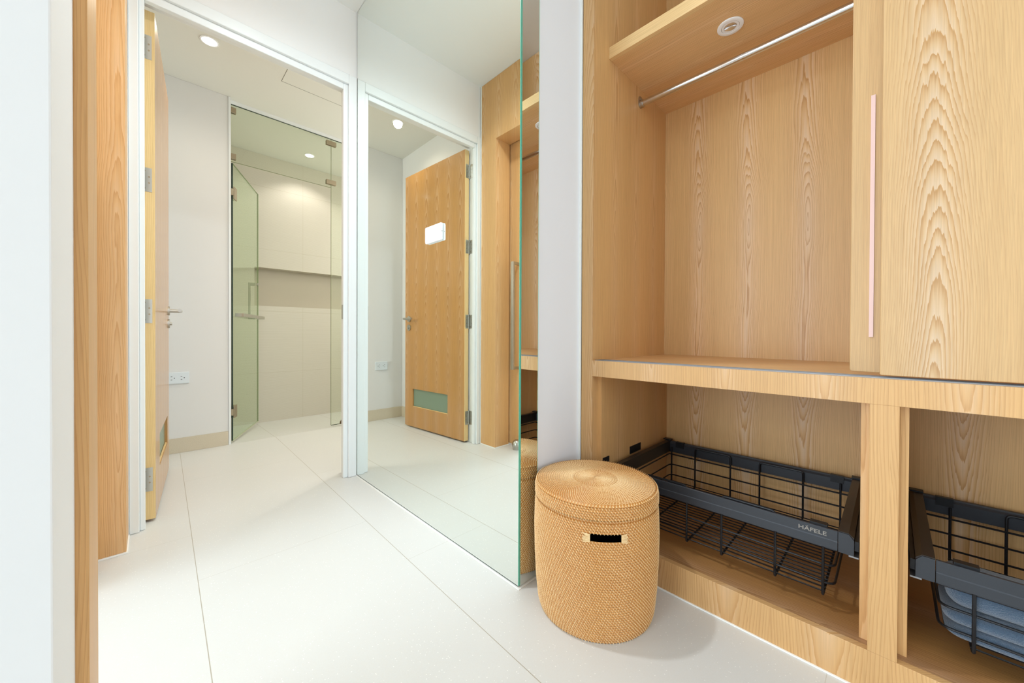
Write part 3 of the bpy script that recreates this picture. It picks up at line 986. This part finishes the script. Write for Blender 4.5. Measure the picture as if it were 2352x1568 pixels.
# ------------------------------------------------------------------ pull-out wire baskets
def pull_basket(label, y_hi, y_lo, letter):
    """y_hi/y_lo: outer faces of the side rails"""
    t_ = thing('pull_out_basket', (1.26, (y_hi + y_lo) / 2, 0.098), label, 'wire basket', 'black pull-out wire baskets in the low bays')
    x0, x1 = 1.252, 1.765
    zt, zb_ = 0.3190, 0.2690
    rw_ = 0.030
    a, b = y_lo + rw_, y_hi - rw_
    # front bar: flat face with a fine step
    fb = MB()
    prof = [(x0 + 0.0015, zb_), (x0, zb_ + 0.001), (x0, zb_ + 0.022), (x0 + 0.0012, zb_ + 0.0245), (x0 + 0.0012, zt - 0.001), (x0 + 0.002, zt), (x0 + 0.0085, zt), (x0 + 0.0085, zb_)]
    fb.prism(prof, 'y', a + 0.001, b - 0.001)
    fo = fb.build('front_bar', 'graphite', t_)
    bb = MB()
    xb = x1 - 0.012
    prof = [(xb - 0.0085, zb_ + 0.002), (xb - 0.0085, zt - 0.010), (xb - 0.004, zt - 0.004), (xb - 0.002, zt), (xb + 0.010, zt), (xb + 0.010, zb_ + 0.002)]
    bb.prism(prof, 'y', a - 0.004, b + 0.004)
    bb.build('back_bar', 'graphite', t_)
    for sgn, yo, yi in ((1, y_hi, b), (-1, y_lo, a)):
        r_ = MB()
        ch = 0.010
        pr = [(yi, zb_ + 0.004), (yi, zt + 0.003), (yo - sgn * ch, zt + 0.003), (yo, zt - 0.006), (yo, zb_ + 0.004)]
        r_.prism(pr, 'x', x0 + 0.002, x1)
        r_.build('side_rail', 'brown_metal', t_)
        cb = MB()
        pr = [(yi + sgn * 0.0006, zb_), (yi + sgn * 0.0006, zt + 0.001), (yo - sgn * 0.010, zt + 0.001), (yo, zt - 0.011), (yo, zb_)]
        cb.prism(pr, 'x', x0 - 0.001, x0 + 0.0018)
        cb.build('corner_cap', 'graphite', t_)
        ce = MB().box(x1 - 0.022, x1 + 0.003, min(yi, yo) - 0.002, max(yi, yo) + 0.002, zt + 0.0032, zt + 0.008)
        ce.build('rear_cap', 'black_metal', t_)
        # telescopic runner outside the rail
        yw = yo + sgn * 0.0085
        rn_ = MB()
        rn_.box(x0 + 0.006, x1, min(yo + sgn * 0.0006, yw), max(yo + sgn * 0.0006, yw), zb_ + 0.012, zb_ + 0.036)
        rn_.build('runner', 'black_metal', t_)
        rs = MB().box(x0 + 0.004, x1, min(yo - sgn * 0.010, yw), max(yo - sgn * 0.010, yw), zb_ - 0.006, zb_ - 0.0022)
        tag(rs.build('runner_lip', 'alu', t_), 'bright steel runner lip')
    # clips on the back bar
    for yc in (b - 0.045, a + 0.040):
        ck_ = MB().box(xb - 0.012, xb - 0.0086, yc - 0.018, yc + 0.018, zt - 0.022, zt + 0.0035)
        ck_.box(xb - 0.0088, xb + 0.004, yc - 0.018, yc + 0.018, zt + 0.0004, zt + 0.0035)
        ck_.build('clip', 'black_metal', t_)
        ck_ = MB().box(x0 + 0.0088, x0 + 0.028, yc - 0.018, yc + 0.018, zt - 0.006, zt + 0.0050)
        ck_.build('clip', 'black_metal', t_)
    # wires
    z_bot = 0.138
    xf, xr = x0 + 0.014, xb - 0.020
    lo_, hi_ = a + 0.007, b - 0.007
    wr = 0.0028
    def ring(z, r=wr):
        mb = MB()
        mb.wire([(xf, lo_, z), (xf, hi_, z), (xr, hi_, z), (xr, lo_, z)], r, 0.022, n=8, closed=True)
        mb.build('side_wire', 'black_metal', t_, smooth=True)
    for z in (0.218, 0.171):
        ring(z)
    MB().wire([(xf, a + 0.002, 0.264), (xf, b - 0.002, 0.264), (xr, b - 0.002, 0.264), (xr, a + 0.002, 0.264)], wr, 0.006, n=8, closed=True).build('side_wire', 'black_metal', t_, smooth=True)
    span = hi_ - lo_
    ys = [a + 0.030, a + 0.1345, a + 0.272, a + 0.376, a + 0.5165, a + 0.620]
    pairs = [(1, 2), (3, 4)]
    singles = [0, 5]
    for i, j in pairs:
        mb = MB()
        mb.wire([(xf - 0.003, ys[i], z_bot + 0.004), (xf - 0.003, ys[i], zt + 0.003), (xf - 0.003, ys[j], zt + 0.003), (xf - 0.003, ys[j], z_bot + 0.004)], 0.0033, 0.012, n=8)
        mb.build('hoop_wire', 'black_metal', t_, smooth=True)
        mb = MB()
        mb.wire([(xr + 0.003, ys[i], z_bot + 0.004), (xr + 0.003, ys[i], zt - 0.008), (xr + 0.003, ys[j], zt - 0.008), (xr + 0.003, ys[j], z_bot + 0.004)], 0.0033, 0.012, n=8)
        mb.build('hoop_wire', 'black_metal', t_, smooth=True)
    for i in range(6):
        mb = MB()
        pts_ = [(xf - 0.003, ys[i], z_bot + 0.03), (xf - 0.003, ys[i], z_bot), (xr + 0.003, ys[i], z_bot), (xr + 0.003, ys[i], z_bot + 0.03)]
        if i in singles:
            pts_[0] = (xf - 0.003, ys[i], zt - 0.006)
            pts_[3] = (xr + 0.003, ys[i], zt - 0.022)
        mb.wire(pts_, 0.0033, 0.006, n=8)
        mb.build('cross_wire', 'black_metal', t_, smooth=True)
    for k in range(22):
        x = xf + 0.006 + (xr - xf - 0.012) * k / 21
        mb = MB().wire([(x, ys[0] - 0.004, z_bot + 0.0058), (x, ys[5] + 0.004, z_bot + 0.0058)], 0.0021, n=6)
        mb.build('base_wire', 'black_metal', t_)
    if letter:
        cu = bpy.data.curves.new('lettering', 'FONT')
        cu.body = 'H\u00c4FELE'
        cu.size = 0.0150
        cu.extrude = 0.0001
        cu.offset = 0.0002
        tmp = bpy.data.objects.new('lettering_source', cu)
        COL.objects.link(tmp)
        bpy.context.view_layer.update()
        dg = bpy.context.evaluated_depsgraph_get()
        me = bpy.data.meshes.new_from_object(tmp.evaluated_get(dg))
        bpy.data.objects.remove(tmp)
        xs = [v.co.x for v in me.vertices]
        w = max(xs) - min(xs)
        mn = min(xs)
        for v in me.vertices:
            u, zz, dpt = (v.co.x - mn) / w * 0.058, v.co.y, v.co.z
            v.co = Vector((x0 + 0.0012 - 0.0007 - dpt, 0.1715 - u, 0.2995 + zz * 0.98)) - t_.location
        me.materials.append(MAT['lettering'])
        lo = bpy.data.objects.new('lettering', me)
        COL.objects.link(lo)
        lo.parent = fo
        lo.location = (0, 0, 0)
        tag(lo, 'pale printed brand lettering')
    return t_


b1 = pull_basket('empty black pull-out wire basket in the low bay behind the rattan basket', 0.752, 0.061, True)
b2 = pull_basket('black pull-out wire basket holding a folded towel, right low bay', -0.0425, -0.7785, False)
# small black fixing tabs on the left lower side panel
for x0, x1_ in ((1.228, 1.272), (1.436, 1.530)):
    MB().box(x0, x1_, 0.7605, 0.7628, 0.318, 0.349).build('side_bracket', 'black_metal', b1)

# folded towel in the right basket
tw = thing('folded_towel', (1.45, -0.4, 0.15), 'blue grey folded towel lying in the right wire basket', 'towel')
def fold_layer(z0, z1, y_hi, x_lo, name, seed):
    rnd = random.Random(seed)
    mb = MB()
    ny, nx_ = 40, 24
    th = (z1 - z0) / 2
    zc = (z0 + z1) / 2
    ylo, xhi = -0.70, 1.42
    # closed rounded slab as superellipse cross sections along y
    ring_n = 40
    def sec(y, shrink):
        pts_ = []
        for k in range(ring_n):
            a = 2 * PI * k / ring_n
            ca, sa = math.cos(a), math.sin(a)
            ex = math.copysign(abs(ca) ** 0.35, ca)
            ez = math.copysign(abs(sa) ** 0.75, sa)
            hx = (xhi - x_lo) / 2
            wob = 0.004 * math.sin(y * 17 + a * 2 + seed) + 0.003 * math.sin(y * 41 + seed * 2)
            pts_.append(((xhi + x_lo) / 2 + ex * (hx - 0.0 - 0.02 * (1 - shrink)), y, zc + ez * th * shrink + wob * (0.6 if sa > 0 else 0.0)))
        return pts_
    ysec = []
    for i in range(9):
        a = PI / 2 * i / 8
        ysec.append((y_hi - 0.030 * (1 - math.sin(a)), max(0.12, math.cos(PI / 2 - a) if i else 0.12)))
    ysec = [(y_hi - 0.028 * (1 - math.sin(PI / 2 * i / 8)) , 0.0) for i in range(0)]
    for i in range(9):
        a = PI / 2 * (8 - i) / 8
        ysec.append((y_hi - 0.028 * (1 - math.sin(a)), max(0.05, math.cos(a))))
    for i in range(1, ny):
        ysec.append((y_hi - 0.028 + (ylo - y_hi + 0.028) * i / ny, 1.0))
    b = len(mb.v)
    for yy, sh in ysec:
        mb.v += sec(yy, sh)
    for i in range(len(ysec) - 1):
        for k in range(ring_n):
            l = (k + 1) % ring_n
            mb.f.append((b + i * ring_n + k, b + i * ring_n + l, b + (i + 1) * ring_n + l, b + (i + 1) * ring_n + k))
            mb.mi.append(0)
    mb.f.append(tuple(range(b, b + ring_n)))
    e2 = b + (len(ysec) - 1) * ring_n
    mb.f.append(tuple(range(e2, e2 + ring_n)))
    mb.mi += [0, 0]
    return mb.build(name, 'towel', tw, smooth=True)
fold_layer(0.1475, 0.1765, -0.089, 1.2735, 'fold', 1)
fold_layer(0.1770, 0.2140, -0.0855, 1.2735, 'fold', 2)
fold_layer(0.2145, 0.2720, -0.090, 1.2790, 'fold', 3)

# ------------------------------------------------------------------ rattan laundry basket
BCX, BCY = 0.982, 0.637
rb_ = thing('rattan_basket', (BCX, BCY, 0), 'round woven rattan laundry basket with lid on the floor beside the narrow mirror', 'basket')
def prof_r(z):
    pts_ = [(0.0, 0.1685), (0.02, 0.1745), (0.08, 0.1805), (0.16, 0.1845), (0.24, 0.1860), (0.30, 0.1845), (0.320, 0.1830), (0.327, 0.1785), (0.34, 0.176), (0.385, 0.176)]
    for (z0, r0), (z1, r1) in zip(pts_, pts_[1:]):
        if z <= z1:
            return r0 + (r1 - r0) * (z - z0) / (z1 - z0)
    return pts_[-1][1]
PITCH = 0.0066
def coil_shell(z0, rows, na, hole=None, rad=prof_r, bulge=0.0030, prof_seg=6):
    mb = MB()
    nz = rows * prof_seg + 1
    for k in range(nz):
        z = z0 + PITCH * k / prof_seg
        r = rad(z) + bulge * (abs(math.sin(PI * k / prof_seg)) ** 0.6 - 1)
        for i in range(na):
            a = 2 * PI * i / na
            mb.v.append((BCX + r * math.cos(a), BCY + r * math.sin(a), z))
    for k in range(nz - 1):
        for i in range(na):
            if hole:
                a = math.degrees(2 * PI * (i + 0.5) / na)
                row = k // prof_seg
                if hole[0] < a < hole[1] and hole[2] <= row < hole[3]:
                    continue
            j = (i + 1) % na
            mb.f.append((k * na + i, k * na + j, (k + 1) * na + j, (k + 1) * na + i))
            mb.mi.append(0)
    return mb
def stitches(mb, z0, rows, ns, hole=None, rad=prof_r, rise=0.0009, lean=0.35, width=0.0020, step=0.5):
    rnd = random.Random(11)
    for row in range(rows):
        zc = z0 + PITCH * row
        r0 = rad(zc + PITCH / 2)
        for i in range(ns):
            a0 = 2 * PI * (i + row * step + rnd.uniform(-0.06, 0.06)) / ns
            ad = math.degrees(a0) % 360
            if hole and hole[0] - 1.0 < ad < hole[1] + 1.0 and hole[2] <= row < hole[3]:
                continue
            b = len(mb.v)
            wd_ = width * rnd.uniform(0.8, 1.15) / r0
            for q in range(5):
                tq = -0.12 + 1.24 * q / 4
                z = zc + PITCH * tq
                r = r0 + rise + 0.0019 * (math.sin(PI * min(1, max(0, tq))) ** 0.6 - 1) * 0.8
                sh = (tq - 0.5) * lean * 2 * PI / ns
                for w, dr in ((-0.5, -0.0012), (-0.25, 0), (0.25, 0), (0.5, -0.0012)):
                    a = a0 - sh + wd_ * w
                    mb.v.append((BCX + (r + dr) * math.cos(a), BCY + (r + dr) * math.sin(a), z))
            for q in range(4):
                for w in range(3):
                    mb.f.append((b + q * 4 + w, b + q * 4 + w + 1, b + q * 4 + 5 + w, b + q * 4 + 4 + w))
                    mb.mi.append(1)
HOLE = (209.0, 234.8, 42, 45)
NROW = 50
body = coil_shell(0.0005, NROW, 360, HOLE)
stitches(body, 0.0005, NROW, 130, HOLE, step=0.30)
body.build('woven_body', ['coil', 'strip'], rb_, smooth=True, recalc=False)
# handle hole: wrapped straws left and right, inner shell coloured dark for the shade inside
zh0, zh1 = 0.0005 + PITCH * 42, 0.0005 + PITCH * 45
rnd = random.Random(5)
for sgn, ah in ((-1, 209.0), (1, 234.8)):
    hw = MB()
    for k in range(9):
        z = zh0 + (zh1 - zh0) * (k + 0.5) / 9
        L_ = rnd.uniform(4.5, 6.5)
        rr_ = prof_r(z) + 0.0018
        pts_ = []
        for q in range(4):
            a = math.radians(ah + sgn * (-0.4 + L_ * q / 3))
            zz = z + (k - 4) * 0.0004 * q * 0.6
            pts_.append((BCX + rr_ * math.cos(a), BCY + rr_ * math.sin(a), zz))
        hw.wire(pts_, 0.0011, n=6)
    hw.build('handle_wrapping', 'strip', rb_, smooth=True)
lin_ = MB()
lin_.lathe([(prof_r(z) - 0.008, z) for z in [0.004 + 0.0326 * k for k in range(11)]], BCX, BCY, 72)
lin_.lathe([(0.0, 0.004), (prof_r(0) - 0.008, 0.004)], BCX, BCY, 72)
# open the inner shell where the grip hole is
fin, mfin = [], []
for f_ in lin_.f:
    cx2 = sum(lin_.v[i][0] for i in f_) / len(f_) - BCX
    cy2 = sum(lin_.v[i][1] for i in f_) / len(f_) - BCY
    cz2 = sum(lin_.v[i][2] for i in f_) / len(f_)
    ad = math.degrees(math.atan2(cy2, cx2)) % 360
    if 205 < ad < 239 and 0.26 < cz2 < 0.31:
        continue
    fin.append(f_)
    mfin.append(0)
lin_.f, lin_.mi = fin, mfin
lin_.build('inner_shell', 'inner_shade', rb_, smooth=True)
# lid: rim band of rows and a spiral top
ld = MB()
LZ = 0.0005 + PITCH * NROW + 0.0022
def lid_r(z):
    return 0.1842 - max(0, (z - LZ - 0.026)) * 0.35
LR = 6
sub = coil_shell(LZ, LR, 360, None, lid_r)
stitches(sub, LZ, LR, 130, None, lid_r, step=0.30)
LTOP = LZ + PITCH * LR
NR = 27
RT = 0.1825
pr_ = RT / NR
def top_z(r):
    return LTOP - 0.0006 + 0.007 * (1 - (r / RT) ** 2) - (0.0 if r < RT - 0.006 else 0.0018)
na = 240
b = len(sub.v)
seg = 6
nr = NR * seg
for k in range(nr + 1):
    r = RT * k / nr
    z = top_z(r) + 0.0028 * (abs(math.sin(PI * k / seg)) ** 0.6 - 1)
    for i in range(na):
        a = 2 * PI * i / na
        sub.v.append((BCX + r * math.cos(a), BCY + r * math.sin(a), z))
for k in range(nr):
    for i in range(na):
        j = (i + 1) % na
        sub.f.append((b + k * na + i, b + (k + 1) * na + i, b + (k + 1) * na + j, b + k * na + j))
        sub.mi.append(0)
rnd = random.Random(3)
for ring_i in range(NR):
    r0, r1 = ring_i * pr_, (ring_i + 1) * pr_
    ns = 130 if ring_i > 9 else (65 if ring_i > 2 else 32)
    for i in range(ns):
        a0 = 2 * PI * (i + ring_i * (0.62 if ns == 130 else 0.30) + rnd.uniform(-0.08, 0.08)) / ns
        bq = len(sub.v)
        for q in range(4):
            tq = -0.05 + 1.10 * q / 3
            r = max(0.0008, r0 + pr_ * tq)
            z = top_z(min(r, RT)) + 0.0007 + 0.0017 * (math.sin(PI * min(1, max(0, tq))) ** 0.6 - 1) * 0.8
            w_ = min(0.0021, r * 2 * PI / ns * 0.55)
            for w, dz in ((-0.5, -0.0010), (-0.2, 0), (0.2, 0), (0.5, -0.0010)):
                a = a0 + (tq - 0.5) * 0.55 * 2 * PI / ns + w_ * w / r
                sub.v.append((BCX + r * math.cos(a), BCY + r * math.sin(a), z + dz))
        for q in range(3):
            for w in range(3):
                sub.f.append((bq + q * 4 + w, bq + q * 4 + 4 + w, bq + q * 4 + 5 + w, bq + q * 4 + w + 1))
                sub.mi.append(1)
sub.build('woven_lid', ['coil', 'strip'], rb_, smooth=True, recalc=False)

bpy.context.view_layer.update()
